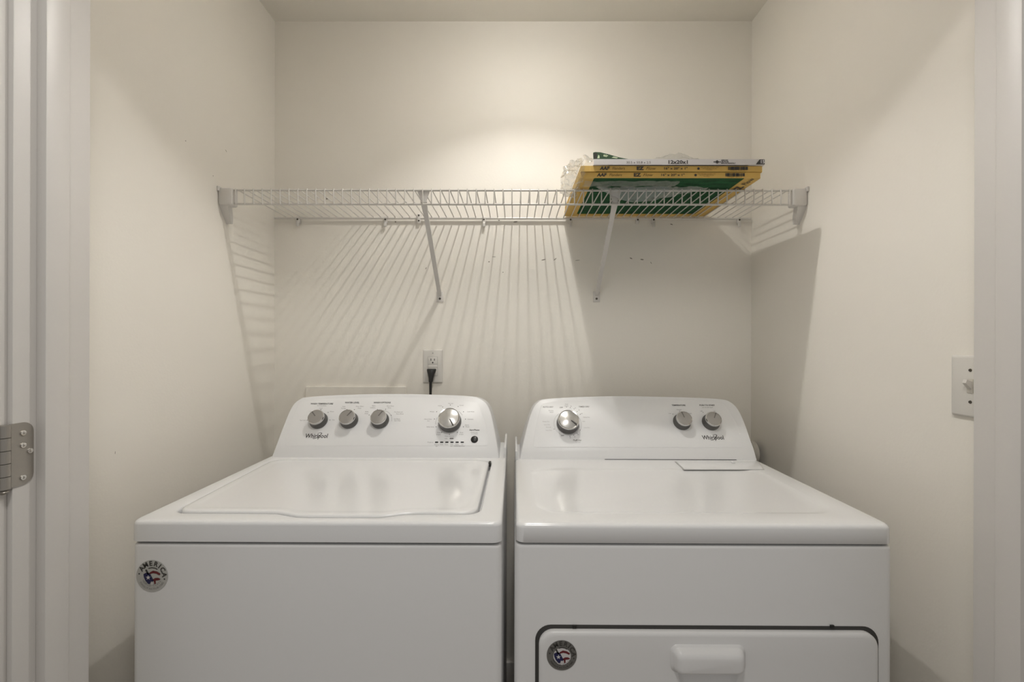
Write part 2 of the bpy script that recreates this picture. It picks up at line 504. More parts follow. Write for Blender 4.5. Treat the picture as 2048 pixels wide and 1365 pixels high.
def logo(C, px0, px1, py, parent):
    a = on_plane(px0, py, C['P'], C['n']); b = on_plane(px1, py, C['P'], C['n'])
    w = (b - a).length
    f = frame((a + b) / 2 + C['n'] * .0009, C['ux'], C['uv'])
    me = text_mesh('Whirlpool', 1.0, bold=.02)
    xs = [v.co.x for v in me.vertices]
    sx = w / (max(xs) - min(xs))
    pr = Print()
    me.transform(Matrix.Diagonal((sx, sx * 1.18, 1, 1)))
    add_mesh(pr.bm, me, f)
    # swoosh hooking through the l and p
    sw = [(.50, .30), (.56, .355), (.645, .37), (.70, .33), (.69, .24), (.655, .10), (.60, -.06), (.53, -.19), (.455, -.28), (.385, -.305), (.355, -.26)]
    ww = [.01, .02, .03, .04, .045, .045, .04, .035, .03, .03, .02]
    pr.stroke([((x - .5) * w, y * w * .42) for x, y in sw], [q * w * .75 for q in ww], f @ Matrix.Translation((0, 0, .0002)))
    return pr.done('brand_lettering', M['ink'], parent)

def sticker(root, p, r, dark):
    """round emblem: AMERICA around a waving flag"""
    f = frame(p, (1, 0, 0), (0, 0, 1))
    st = latheo('emblem_sticker', [(0, 0), (r, 0), (r, .0004), (0, .0004)], f, M['stickerdark' if dark else 'stickerwhite'], root, seg=48)
    g = f @ Matrix.Translation((0, 0, .0006))
    if dark:
        pr = Print()
        pr.dot(0.02 * r, -.05 * r, .58 * r, g, 32)
        pr.done('flag_ground', M['stickerlight'], st)
    g2 = f @ Matrix.Translation((0, 0, .0009))
    pr = Print()
    for ch, a in zip('AMERICA', (62, 38, 13, -11, -31, -51, -76)):
        t = math.radians(90 + a - 8)
        pr.text(ch, g2 @ Matrix.Translation((.78 * r * math.cos(t), .78 * r * math.sin(t), 0)) @ Matrix.Rotation(t - math.pi / 2, 4, 'Z'), .42 * r, bold=.012 * r)
    pr.dot(-.8 * r, .14 * r, .05 * r, g2); pr.dot(.80 * r, -.19 * r, .05 * r, g2)
    pr.stroke([(-.22 * r, .48 * r), (0, .53 * r), (.2 * r, .50 * r), (.36 * r, .42 * r)], .06 * r, g2)
    pr.stroke([(-.38 * r, .40 * r), (-.30 * r, .25 * r), (-.2 * r, .1 * r)], .11 * r, g2)
    pr.done('emblem_lettering', M['ink'], st)
    pr = Print()
    pr.poly([(-.53 * r, .12 * r), (-.38 * r, .2 * r), (-.28 * r, .22 * r), (-.12 * r, .16 * r), (.12 * r, -.28 * r), (.06 * r, -.36 * r), (-.06 * r, -.34 * r), (-.1 * r, -.5 * r), (-.22 * r, -.5 * r), (-.4 * r, -.3 * r), (-.5 * r, -.08 * r)], g2)
    pr.done('flag_canton', M['navy'], st)
    pr = Print()
    pr.stroke([(-.14 * r, .17 * r), (.08 * r, .26 * r), (.3 * r, .22 * r), (.52 * r, .10 * r)], [.1 * r, .16 * r, .15 * r, .12 * r], g2)
    pr.stroke([(.1 * r, -.28 * r), (.24 * r, -.2 * r), (.4 * r, -.19 * r), (.54 * r, -.2 * r)], [.16 * r, .17 * r, .16 * r, .04 * r], g2)
    pr.poly([(.13 * r, -.3 * r), (.25 * r, -.3 * r), (.25 * r, -.5 * r), (.16 * r, -.5 * r)], g2)
    pr.done('flag_stripes', M['red'], st)
    g3 = f @ Matrix.Translation((0, 0, .0012))
    pr = Print()
    for (cx, cy, R) in ((-.22 * r, -.09 * r, .16 * r), (.02 * r, -.47 * r, .13 * r)):
        pts = []
        for i in range(10):
            rad = R if i % 2 == 0 else R * .42
            t = math.radians(90 + 36 * i)
            pts.append((cx + rad * math.cos(t), cy + rad * math.sin(t)))
        ctr = pr.bm.verts.new(g3 @ Vector((cx, cy, 0)))
        vs_ = [pr.bm.verts.new(g3 @ Vector((x, y, 0))) for x, y in pts]
        for i in range(10): pr.bm.faces.new((ctr, vs_[i], vs_[(i + 1) % 10]))
    pr.done('star', M['stickerlight'], st)
    pr = Print()
    for rad, txt, sz in ((.62, 'WORLD CLASS', .14), (.82, 'MANUFACTURING', .15)):
        n = len(txt)
        for i, ch in enumerate(txt):
            t = math.radians(-90 - 58 + 116 * i / (n - 1))
            pr.text(ch, g2 @ Matrix.Translation((rad * r * math.cos(t), rad * r * math.sin(t), 0)) @ Matrix.Rotation(t + math.pi / 2, 4, 'Z'), sz * r * 1.25)
    pr.done('small_lettering', M['ink' if dark else 'inkgrey'], st)
    return st

def feet(root, xs, ys):
    for x in xs:
        for y in ys:
            latheo('foot', [(0, 0), (.02, 0), (.022, .008), (.012, .012), (.011, .032), (0, .032)], Matrix.Translation((x, y, 0)), M['black'], root, seg=16)

def washer():
    X0, X1, Yf, ZT = -.7195, -.0215, .830, .918
    root = empty('washing_machine', ((X0 + X1) / 2, 1.17, 0), 'white top-load washing machine with four knobs on its console, left of the dryer', 'washing machine')
    Yb = 1.512
    cabinet = bmesh.new()
    loft(cabinet, [[(x, y, z) for x, y in rr(X0 + .001 + i, X1 - .001 - i, Yf + .002 + i, Yb - i, .014)] for z, i in ((.03, 0), (.868, 0), (.872, .0008), (.8745, .003), (.8755, .007))])
    cab = link('cabinet', cabinet, M['cabinet'], root)
    bm = bmesh.new()
    loft(bm, [[(x, y, z) for x, y in rr(X0 + .006, X1 - .006, Yf + .008, Yb - .004, .014)] for z in (.872, .882)])
    link('seam', bm, M['gap'], root)
    # deck ring with the lid well
    def lid_outline(off, bulge=.019, r=.03):
        yb = 1.268 + off; yf = .876 - off
        base = rr(-.6735 - off, -.0665 + off, yf, yb, r, n=6, mside=24)
        out = []
        for x, y in base:
            t = (y - yf) / (yb - yf)
            cx = -.37
            x2 = cx + (x - cx) * (.985 + .033 * t) - .006 * t - (.0015 if off <= 0 else 0)
            y2 = y
            if y < yf + .004:
                u = abs(x2 - (-.335)) / .115
                y2 = y - bulge * (1 if u < .62 else max(0., .5 + .5 * math.cos(math.pi * min(1, (u - .62) / .6))))
            out.append((x2, y2))
        return out
    outer = lambda i: rr(X0 + i, X1 - i, Yf + i, Yb - i, .016, n=6, mside=24)
    L = [[(x, y, .8785) for x, y in outer(.002)], [(x, y, .880) for x, y in outer(0)], [(x, y, ZT - .008) for x, y in outer(0)]]
    for d in (22.5, 45, 67.5, 90):
        a = math.radians(d)
        L.append([(x, y, ZT - .008 + .008 * math.sin(a)) for x, y in outer(.008 - .008 * math.cos(a))])
    L += [[(x, y, ZT) for x, y in lid_outline(.0085)], [(x, y, ZT - .0012) for x, y in lid_outline(.0055)], [(x, y, ZT - .004) for x, y in lid_outline(.0045)], [(x, y, ZT - .022) for x, y in lid_outline(.0035)]]
    bm = bmesh.new(); loft(bm, L, cap0=False, cap1=True)
    link('deck', bm, M['enamel'], root, angle=50)
    bm = bmesh.new()
    def lid_ring(off, z, lift=0): return [(x, y, z) for x, y in lid_outline(off)]
    loft(bm, [lid_ring(0, ZT - .018), lid_ring(0, ZT - .003), lid_ring(-.001, ZT + .0005), lid_ring(-.004, ZT + .002), lid_ring(-.010, ZT + .0025), lid_ring(-.02, ZT + .0012), lid_ring(-.028, ZT + .0008)])
    link('lid', bm, M['lidmat'], root, angle=60)
    # raised rear corner of the deck beside the console
    boxo('rear_corner_cap', (X1 - .0075, X1 - .0003, 1.30, Yb - .01, ZT - .006, ZT + .031), M['enamel'], root, bevel=.0033, seg=3)
    # hinge pin at the right of the lid
    boxo('lid_hinge', (-.0705, -.064, 1.240, 1.262, ZT - .010, ZT + .001), M['gap'], root, bevel=.001)
    out = [(541.5, 917), (550, 894), (558.7, 870.7), (568, 847), (577.8, 823.5), (587.4, 807.5), (599.4, 798), (613.7, 793.5), (673.5, 789.5), (769, 787), (865, 788.3), (936.7, 791.3), (960.6, 796.8), (974, 807.5), (981.8, 824), (987, 846), (991.5, 870), (995.5, 893), (999, 915.5)]
    C = console(root, out, (1.296, ZT - .001), 895, .70, 787, 1.50, ('console', ))
    body = C['body']
    overlay(C, [(568, 893), (577, 860), (597, 806), (640, 799), (770, 795), (900, 797), (955, 805), (972, 850), (979, 893)], .012, body)
    knob(C, 638.3, 842.5, False, 42, body)
    knob(C, 699.3, 842.3, False, -32, body)
    knob(C, 761.0, 842.3, False, -30, body)
    knob(C, 900.2, 845.0, True, -150, body)
    logo(C, 611, 656, 873.0, body)
    pr, pg = Print(), Print()
    B = [('WASH TEMPERATURE', 644, 808.5, .0072), ('WATER LEVEL', 704.5, 806.3, .0072), ('WASH OPTIONS', 764.5, 806.2, .0072), ('Start/Pause', 949, 861, .0066)]
    for s, x, y, z in B: pr.text(s, cfr(C, x, y, .0011), z, bold=.00018)
    G = [('for Cold Rinse', 644, 812.4), ('Cool', 642, 817.3), ('Cold', 623, 824.5), ('Warm', 664, 824), ('Hot', 667, 840.7), ('Tap Cold', 605.5, 841.5),
         ('Auto', 688, 814), ('Sensing', 687, 817.6), ('Deep Water', 720, 813.7), ('Wash', 719, 817.4),
         ('Bulky', 734, 824.3), ('Items', 733, 828), ('Fabric', 748, 812.6), ('Softener', 746, 816.4), ('Extra Rinse', 781, 813), ('Rinse', 779, 816.6), ('Pre-Soak and', 797, 825), ('Extra Rinse', 800, 828.7), ('2nd Rinse', 794, 839), ('Spin Only', 795, 842.3),
         ('Colors', 880, 812.4), ('Normal', 901.5, 807.8), ('Casual', 923, 811.6), ('Cold Wash', 941.5, 824.3), ('Delicates', 941, 839.5), ('Quick', 934, 851), ('Wash', 935, 854.7), ('Whites', 864, 824.3), ('Heavy Duty', 856, 839.3), ('Soil', 857, 842.8), ('Bulky Items', 861, 854.7), ('Drain', 878, 866), ('& Spin', 877, 870), ('Rinse', 923, 866), ('& Spin', 923, 869.6), ('Clean Washer', 899, 873.4), ('with', 892, 878), ('Progress', 861, 885.5),
         ('Sensing', 873, 890), ('Fill', 873, 893.4), ('Wash', 883, 890), ('Rinse', 893, 890), ('Final', 903.5, 890), ('Spin', 903.5, 893), ('Cycle', 914, 890), ('Complete', 914, 893), ('Lid', 924.5, 890), ('Locked', 924.5, 893), ('Hold 3 sec', 948.5, 865.6), ('to Unlock', 949, 868.4)]
    for s, x, y in G: pg.text(s, cfr(C, x, y, .0011), .0048)
    for x, y in ((642, 820), (656.5, 825.8), (660, 841), (614.5, 841.2), (694, 819.8), (709, 820), (755, 819.7), (771.5, 819.4), (782.3, 831.5), (738.5, 831), (885.5, 815), (900.8, 811), (916.3, 814), (927, 824.4), (931, 839.3), (926.7, 854.5), (873.5, 824.3), (869, 839), (872.2, 854.6), (883.2, 866), (914.8, 865.6), (899, 869.6)):
        pr.dot(0, 0, .0013, cfr(C, x, y, .0012))
    f0 = cfr(C, 761, 842.3, .0011)
    pg.stroke([(.0345 * math.cos(math.radians(a)), .0345 * math.sin(math.radians(a))) for a in range(105, -12, -9)], .0007, f0)
    f0 = cfr(C, 900, 845, .0011)
    for a0, a1 in ((160, 195), (32, 58)):
        pg.stroke([(.043 * math.cos(math.radians(a)), .043 * math.sin(math.radians(a))) for a in range(a0, a1 + 1, 6)], .0007, f0)
    pr.done('bold_lettering', M['ink'], body); pg.done('small_lettering', M['inkgrey'], body)
    boxp = Print(); boxp.poly([(-.0055, -.0022), (.0055, -.0022), (.0055, .0022), (-.0055, .0022)], cfr(C, 903.3, 877.8, .0011)); boxp.done('logo_block', M['inkgrey'], body)
    for i in range(6):
        bm = bmesh.new(); box(bm, -.0046, .0046, -.0022, .0022, 0, .0009, bevel=.0003, seg=1); bm.transform(cfr(C, 873.3 + 10.25 * i, 885.4, .0006))
        link('indicator_light', bm, M['black'], body)
    latheo('start_button', [(0, 0), (.0107, 0), (.0107, .0022), (.0085, .0038), (0, .0042)], cfr(C, 949, 880, .0006), M['black'], body, seg=24)
    sticker(cab, atY(304.3, 1152.5, Yf + .0015), .0297, False)
    feet(root, (X0 + .06, X1 - .06), (Yf + .06, Yb - .06))
    return root
washer()

def dryer():
    X0, X1, Yf, ZT = .0022, .7262, .850, .908
    Yb = 1.532
    root = empty('clothes_dryer', ((X0 + X1) / 2, 1.19, 0), 'white front-load dryer with three knobs and a front door, right of the washer', 'dryer')
    bm = bmesh.new()
    loft(bm, [[(x, y, z) for x, y in rr(X0 + i, X1 - i, Yf + .002 + i, Yb - i, .014)] for z, i in ((.03, 0), (.860, 0), (.8645, .001), (.867, .003), (.868, .007))])
    cab = link('cabinet', bm, M['cabinet'], root)
    bm = bmesh.new()
    loft(bm, [[(x, y, z) for x, y in rr(X0 + .006, X1 - .006, Yf + .008, Yb - .004, .014)] for z in (.865, .875)])
    link('seam', bm, M['gap'], root)
    outer = lambda i: rr(X0 + .002 + i, X1 - .002 - i, Yf + i, Yb - i, .016, n=6, mside=8)
    L = [[(x, y, .8708) for x, y in outer(.002)], [(x, y, .8725) for x, y in outer(0)], [(x, y, ZT - .009) for x, y in outer(0)]]
    for d in (22.5, 45, 67.5, 90):
        a = math.radians(d)
        L.append([(x, y, ZT - .009 + .009 * math.sin(a)) for x, y in outer(.009 - .009 * math.cos(a))])
    inner = lambda i: rr(.044 + i, .672 - i, .905 + i, 1.235 - i, .05, n=6, mside=8)
    L += [[(x, y, ZT) for x, y in inner(0)], [(x, y, ZT - .0007) for x, y in inner(.005)], [(x, y, ZT - .0022) for x, y in inner(.011)], [(x, y, ZT - .0030) for x, y in inner(.018)]]
    bm = bmesh.new(); loft(bm, L, cap0=False)
    link('top_panel', bm, M['lidmat'], root, angle=50)
    # lint screen door set into the top
    zt = (0, 0, ZT); nz = (0, 0, 1)
    q = [on_plane(px, py, zt, nz) for px, py in ((1367, 940.5), (1529, 940.5), (1517, 924), (1349, 924))]
    bm = bmesh.new()
    c = sum(q, Vector()) / 4
    loft(bm, [[Vector((p.x, p.y, ZT - .0005)) for p in q], [Vector((p.x, p.y, ZT + .0006)) for p in q]], cap0=False)
    lint_gap = link('lint_door_seam', bm, M['inkpale'], root)
    bm = bmesh.new()
    ins = [p + (c - p) * .028 for p in q]
    loft(bm, [[Vector((p.x, p.y, ZT)) for p in ins], [Vector((p.x, p.y, ZT + .0018)) for p in ins], [Vector((p.x + (c.x - p.x) * .02, p.y + (c.y - p.y) * .05, ZT + .0024)) for p in ins]], cap0=False)
    lint = link('lint_screen_door', bm, M['lidmat'], root, angle=30)
    p = on_plane(1466, 928, zt, nz)
    boxo('finger_tab', (p.x - .004, p.x + .004, p.y - .006, p.y + .006, ZT + .002, ZT + .006), M['lidmat'], lint, bevel=.0018)
    boxo('rear_corner_cap', (X0 + .0022, X0 + .0092, 1.315, Yb - .01, ZT - .006, ZT + .027), M['enamel'], root, bevel=.0033, seg=3)
    out = [(1039, 917.5), (1041.5, 905), (1047, 880), (1053, 855), (1059.5, 832), (1066, 815), (1075, 804), (1086, 798), (1120, 795), (1180, 792.5), (1250, 791.5), (1330, 793), (1400, 795), (1445, 798), (1462, 804), (1475, 816), (1486, 836), (1496, 862), (1505, 888), (1514.5, 918.5)]
    Y0 = (CAM_Z - ZT) * FPX / (919.3 - HORIZON)
    C = console(root, out, (Y0, ZT - .0005), 898, .70, 791, 1.52, ('console', ))
    body = C['body']
    overlay(C, [(1066, 896), (1072, 850), (1083, 808), (1120, 802), (1250, 799), (1400, 802), (1448, 808), (1474, 850), (1488, 896)], .012, body)
    # seam shadow under the console
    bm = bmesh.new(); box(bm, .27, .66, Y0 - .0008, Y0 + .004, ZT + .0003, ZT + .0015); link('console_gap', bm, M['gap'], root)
    knob(C, 1135.3, 848.5, True, -128, body)
    knob(C, 1363.0, 845.3, False, 12, body)
    knob(C, 1420.8, 846.0, False, -30, body)
    logo(C, 1404.5, 1447.5, 876.3, body)
    pr, pg, pp = Print(), Print(), Print()
    for s, x, y in (('TEMPERATURE', 1357, 811.5), ('PUSH TO START', 1414, 811.5)): pr.text(s, cfr(C, x, y, .0011), .0066, bold=.0002)
    for s, x, y, z in (('AUTO DRY', 1096, 815, .0066), ('TIMED DRY', 1168, 814.5, .0066), ('OFF', 1122.5, 816, .0058), ('OFF', 1124.8, 872.3, .0058), ('Fluff Air', 1154.5, 881.5, .0078)): pg.text(s, cfr(C, x, y, .0011), z, bold=.00015)
    for s, x, y in (('Cool', 1133, 809.5), ('Down', 1133, 812.8), ('20', 1142, 813.5), ('30', 1150.5, 817), ('40', 1158, 821), ('60', 1163.5, 828), ('Damp Dry', 1173, 835.5), ('Less', 1167.5, 843.5), ('Wrinkle', 1102, 822), ('Shield', 1103, 825.5), ('20', 1140.5, 876.5), ('30', 1149.5, 874.8), ('40', 1156, 870.5),
                    ('Low', 1339.5, 827.7), ('Medium', 1358, 820.3), ('High', 1380.5, 827.7), ('end of cycle signal', 1414.5, 815.8), ('Off', 1402.5, 823.3), ('On', 1429, 823.3)): pg.text(s, cfr(C, x, y, .0011), .0047)
    for s, x, y in (('Damp Dry', 1092, 844), ('Less Dry', 1094, 850.3), ('Normal', 1097, 855.3), ('Very Dry', 1097.5, 861.6), ('Less Dry', 1174, 856.3), ('no heat', 1156, 885.3)): pp.text(s, cfr(C, x, y, .0011), .0050)
    for x, y in ((1133, 815.3), (1140.5, 816.2), (1148, 819), (1154.3, 823.8), (1160.4, 829.5), (1139.8, 873.6), (1147.5, 871.4), (1154, 867.5), (1160.2, 861), (1345.5, 829), (1359, 823.3), (1373.5, 828.6), (1406, 825.8), (1108.3, 859)): pr.dot(0, 0, .0012, cfr(C, x, y, .0012))
    f0 = cfr(C, 1135.3, 848.5, .0011)
    for a0, a1 in ((-42, 42), (125, 246)):
        pp.stroke([(.0425 * math.cos(math.radians(a)), .0425 * math.sin(math.radians(a))) for a in range(a0, a1 + 1, 6)], .0007, f0)
    pr.done('bold_lettering', M['ink'], body); pg.done('small_lettering', M['inkgrey'], body); pp.done('pale_lettering', M['inkpale'], body)
    # door with its recess ring and handle
    A = atY(1070, 1250, Yf); Bp = atY(1758, 1254, Yf)
    dx0, dx1, dz1, dz0 = A.x + .0005, Bp.x, A.z - .001, .22
    dr = lambda i, r: rr(dx0 + i, dx1 - i, dz0 + i, dz1 - i, r, n=8, mside=2)
    bm = bmesh.new()
    loft(bm, [[(x, Yf + .0018 - d, z) for x, z in dr(i, .03)] for i, d in ((0, 0), (.0004, .0012))], cap0=False)
    link('door_gap', bm, M['gap'], root)
    yd = Yf + .0006 - .011
    h0 = atY(1340, 1289, yd); h1 = atY(1491, 1346, yd)
    # the door face with a finger scoop sunk into it below the handle
    s0 = atY(1354, 1346, yd); s1 = atY(1480, 1346, yd)
    cx_ = (s0.x + s1.x) / 2; sz0, sz1 = s0.z - .045, s0.z + .028
    def scoop(i):
        return [(cx_ + (x - cx_) * (.74 + .26 * min(1, max(0, (z - sz0) / (s0.z - sz0)))), z) for x, z in rr(s0.x + i, s1.x - i, sz0 + i, sz1 - i, .016, n=8, mside=2)]
    L = [[(x, Yf + .0006 - d, z) for x, z in dr(.0068 + i, .028)] for i, d in ((0, 0), (.0, .006), (.0012, .0085), (.004, .0105), (.008, .011))]
    L += [[(x, yd, z) for x, z in scoop(-.003)], [(x, yd, z) for x, z in scoop(0)], [(x, yd + .0016, z) for x, z in scoop(.0015)], [(x, yd + .007, z) for x, z in scoop(.006)], [(x, yd + .0095, z) for x, z in scoop(.012)]]
    bm = bmesh.new(); loft(bm, L, cap0=False)
    door = link('door', bm, M['cabinet'], root, angle=60)
    bm = bmesh.new()
    hr = lambda i, r: rr(h0.x + i, h1.x - i, h1.z + i * .6, h0.z - i, r, n=6)
    loft(bm, [[(x, yd + .001 - d, z) for x, z in hr(i, r)] for i, d, r in ((0, 0, .014), (.0008, .0022, .014), (.004, .0032, .013), (.0055, .006, .012), (.008, .013, .011), (.012, .0165, .009), (.018, .018, .006))], cap0=False)
    link('handle', bm, M['cabinet'], door, angle=60)
    sticker(door, atY(1123.5, 1311.5, yd - .0005), .0283, True)
    for px in (1149, 1664):
        p = atY(px, 1252.5, Yf)
        boxo('door_bumper', (p.x - .0035, p.x + .0035, Yf - .002, Yf + .001, p.z - .003, p.z + .0015), M['black'], root)
    feet(root, (X0 + .06, X1 - .06), (Yf + .06, Yb - .06))
    return root
dryer()

# ------------------------------------------------------------------ wire shelf
SHZ, SHF, SHB = 1.7135, 1.335, 1.630
def shelf():
    root = empty('wire_shelf', (0, WB, SHZ), 'white ventilated wire shelf with braces spanning the closet above the machines', 'shelf')
    xl = atY(468, 378, SHF).x; xr = atY(1583, 382, SHF).x
    lipz = SHZ - .043
    tubeo('front_rail', [(xl - .012, SHF, SHZ - .0018), (xr + .012, SHF, SHZ - .0018)], .0032, M['wire'], root)
    tubeo('lip_rail', [(xl - .012, SHF + .002, lipz), (xr + .012, SHF + .002, lipz)], .0032, M['wire'], root)
    tubeo('back_rail', [(WL + .006, WB - .0105, SHZ - .003), (WR - .008, WB - .0105, SHZ - .003)], .0044, M['wire'], root)
    bm = bmesh.new()
    tube(bm, [(0, SHB, SHZ + .0005), (0, SHF + .004, SHZ + .0015), (0, SHF - .0035, SHZ + .0008), (0, SHF - .0045, SHZ - .006), (0, SHF - .0035, lipz + .004), (0, SHF - .002, lipz - .001)], .0019, 6)
    first = link('wire', bm, M['wire'], root)
    me = first.data
    n = 63
    x_first = xl + .007; pitch = (xr - .007 - x_first) / (n - 1)
    first.location.x = x_first
    first.matrix_parent_inverse = Matrix.Translation(root.location).inverted()
    for i in range(1, n):
        o = bpy.data.objects.new('wire', me); COL.objects.link(o); o.parent = root
        o.matrix_parent_inverse = Matrix.Translation(root.location).inverted()
        o.location.x = x_first + i * pitch
    # end brackets on the side walls
    for s, xw, xe in ((-1, WL, xl), (1, WR, xr)):
        bm = bmesh.new()
        x0, x1 = sorted((xw + s * -.0005, xe))
        loft(bm, [[(x, y, z) for x, z in rr(x0 + i, x1 - i, lipz - .006 + i, SHZ + .003 - i, .006, n=3)] for y, i in ((SHF + .018, 0), (SHF - .005, 0), (SHF - .0085, .0012), (SHF - .010, .004))])
        br = link('end_bracket', bm, M['bracket'], root)
        # ear with screw on the wall, and the leg below
        xi = xw - s * .006
        boxo('ear', (min(xw, xi), max(xw, xi), SHF - .016, SHF + .004, SHZ - .008, SHZ + .0065), M['bracket'], br, bevel=.002)
        latheo('screw', [(0, 0), (.004, 0), (.0034, .0016), (0, .0018)], frame(Vector((xi, SHF - .006, SHZ - .001)), (0, -s * -1, 0), (0, 0, 1)), M['screw'], br, seg=12)
        bm = bmesh.new()
        a0, a1 = sorted((xw, xw - s * .026)); b0, b1 = sorted((xw, xw - s * .014))
        loft(bm, [[(a0, SHF - .004, lipz - .004), (a1, SHF - .004, lipz - .004), (a1, SHF + .016, lipz - .004), (a0, SHF + .016, lipz - .004)],
                  [(a0 * .6 + b0 * .4, SHF + .012, lipz - .03), (a1 * .6 + b1 * .4, SHF + .012, lipz - .03), (a1 * .6 + b1 * .4, SHF + .030, lipz - .03), (a0 * .6 + b0 * .4, SHF + .030, lipz - .03)],
                  [(b0, SHF + .030, lipz - .052), (b1, SHF + .030, lipz - .052), (b1, SHF + .040, lipz - .05), (b0, SHF + .040, lipz - .05)]])
        link('leg', bm, M['bracket'], br)
    # diagonal braces
    for px_t, px_b, pyb in ((849, 879.5, 590), (1226.5, 1193.5, 590)):
        X = atY(px_b, pyb, WB - .006).x
        zb = atY(px_b, pyb, WB - .006).z
        bm = bmesh.new()
        th = .0072
        yz = [(SHF + .004, lipz + .01), (WB - .004, zb - .002)]
        d = Vector((0, yz[1][0] - yz[0][0], yz[1][1] - yz[0][1])).normalized()
        nrm = Vector((1, 0, 0)).cross(d)
        A = Vector((X, *yz[0])); B = Vector((X, *yz[1]))
        loft(bm, [[p + Vector((1, 0, 0)) * sx * w + nrm * sn * .0025 for sx, sn in ((-1, -1), (1, -1), (1, 1), (-1, 1))] for p, w in ((A, th * 1.35), (A + d * .05, th), (B - d * .02, th), (B, th * .75))])
        brace = link('brace', bm, M['bracket'], root)
        bm = bmesh.new()                                   # flared hook over the front rail
        loft(bm, [[(X - .0195, SHF + .001, SHZ + .002), (X + .0195, SHF + .001, SHZ + .002), (X + .0195, SHF + .0045, SHZ + .002), (X - .0195, SHF + .0045, SHZ + .002)],
                  [(X - .017, SHF + .001, SHZ - .008), (X + .017, SHF + .001, SHZ - .008), (X + .017, SHF + .0045, SHZ - .008), (X - .017, SHF + .0045, SHZ - .008)],
                  [(X - .0065, SHF + .002, lipz + .006), (X + .0065, SHF + .002, lipz + .006), (X + .0065, SHF + .006, lipz + .006), (X - .0065, SHF + .006, lipz + .006)]])
        link('hook', bm, M['bracket'], brace)
        f = boxo('foot_plate', (X - .0125, X + .0125, WB - .0035, WB - .0002, zb - .026, zb + .012), M['bracket'], brace, bevel=.0012)
        latheo('screw', [(0, 0), (.0042, 0), (.0036, .0016), (0, .0018)], frame(Vector((X, WB - .0035, zb - .014)), (1, 0, 0), (0, 0, 1)), M['screw'], brace, seg=12)
    # wall clips under the back rail
    for px, py, dbl in ((596, 437, 0), (771, 440, 0), (838, 436, 1), (968, 441, 0), (1141, 441, 0), (1275, 441, 2), (1307, 443, 0), (1478, 441, 0)):
        p = atY(px, py, WB - .01)
        bm = bmesh.new()
        box(bm, p.x - .0065, p.x + .0065, WB - .014, WB - .0003, SHZ - .021, SHZ + (.014 if dbl == 1 else .003), bevel=.003, seg=3)
        c = link('wall_clip', bm, M['bracket'], root)
        for zz in ((SHZ - .0125, SHZ + .007) if dbl == 1 else (SHZ - .008,)):
            latheo('nail_head', [(0, 0), (.0034, 0), (.003, .0014), (0, .0016)], frame(Vector((p.x, WB - .014, zz)), (1, 0, 0), (0, 0, 1)), M['screw'], c, seg=10)
        if not dbl:
            boxo('tongue', (p.x - .005, p.x + .005, WB - .017, WB - .009, SHZ - .034, SHZ - .018), M['bracket'], c, bevel=.0025)
    return root
shelf()

# ------------------------------------------------------------------ air filters on the shelf
FZ = SHZ + .0032
def air_filter(x0, x1, y0, y1, z0, t, m_frame, m_media, label, rot=0.0, cat='air filter'):
    cx, cy = (x0 + x1) / 2, (y0 + y1) / 2
    root = empty('air_filter', (cx, cy, z0), label, cat, 'air filters stacked on the shelf')
    w, d = (x1 - x0) / 2, (y1 - y0) / 2
    ex, eyf, eyb = .042, .0045, .022
    bm = bmesh.new()
    O = rr(-w, w, -d, d, .0035, n=2); I = rr(-w + ex, w - ex, -d + eyf, d - eyb, .0035, n=2)
    rg = loft(bm, [[(x, y, .0012) for x, y in I], [(x, y, 0) for x, y in O], [(x, y, t) for x, y in O], [(x, y, t) for x, y in I], [(x, y, t - .0012) for x, y in I]], cap0=False, cap1=False)
    for k in range(len(O)):
        bm.faces.new((rg[4][k], rg[4][(k + 1) % len(O)], rg[0][(k + 1) % len(O)], rg[0][k]))
    fr = link('frame', bm, m_frame, root); fr.matrix_parent_inverse = Matrix()
    bm = bmesh.new()
    nx, ny = 60, 24
    bx0, bx1, by0, by1 = -w + ex - .004, w - ex + .004, -d + eyf - .002, d - eyb + .004
    for top in (0, 1):
        vs_ = [[bm.verts.new((bx0 + (bx1 - bx0) * i / nx, by0 + (by1 - by0) * j / ny, (t * .75 if top else t * .16) + .0008 * noise.noise(Vector((i * .7, j * .9, 3 + top))))) for i in range(nx + 1)] for j in range(ny + 1)]
        for j in range(ny):
            for i in range(nx): bm.faces.new((vs_[j][i], vs_[j][i + 1], vs_[j + 1][i + 1], vs_[j + 1][i]))
    me = bpy.data.meshes.new('media'); bm.to_mesh(me); bm.free()
    md = link('media', me, m_media, root); md.matrix_parent_inverse = Matrix()
    root.rotation_euler.z = rot
    return root, fr

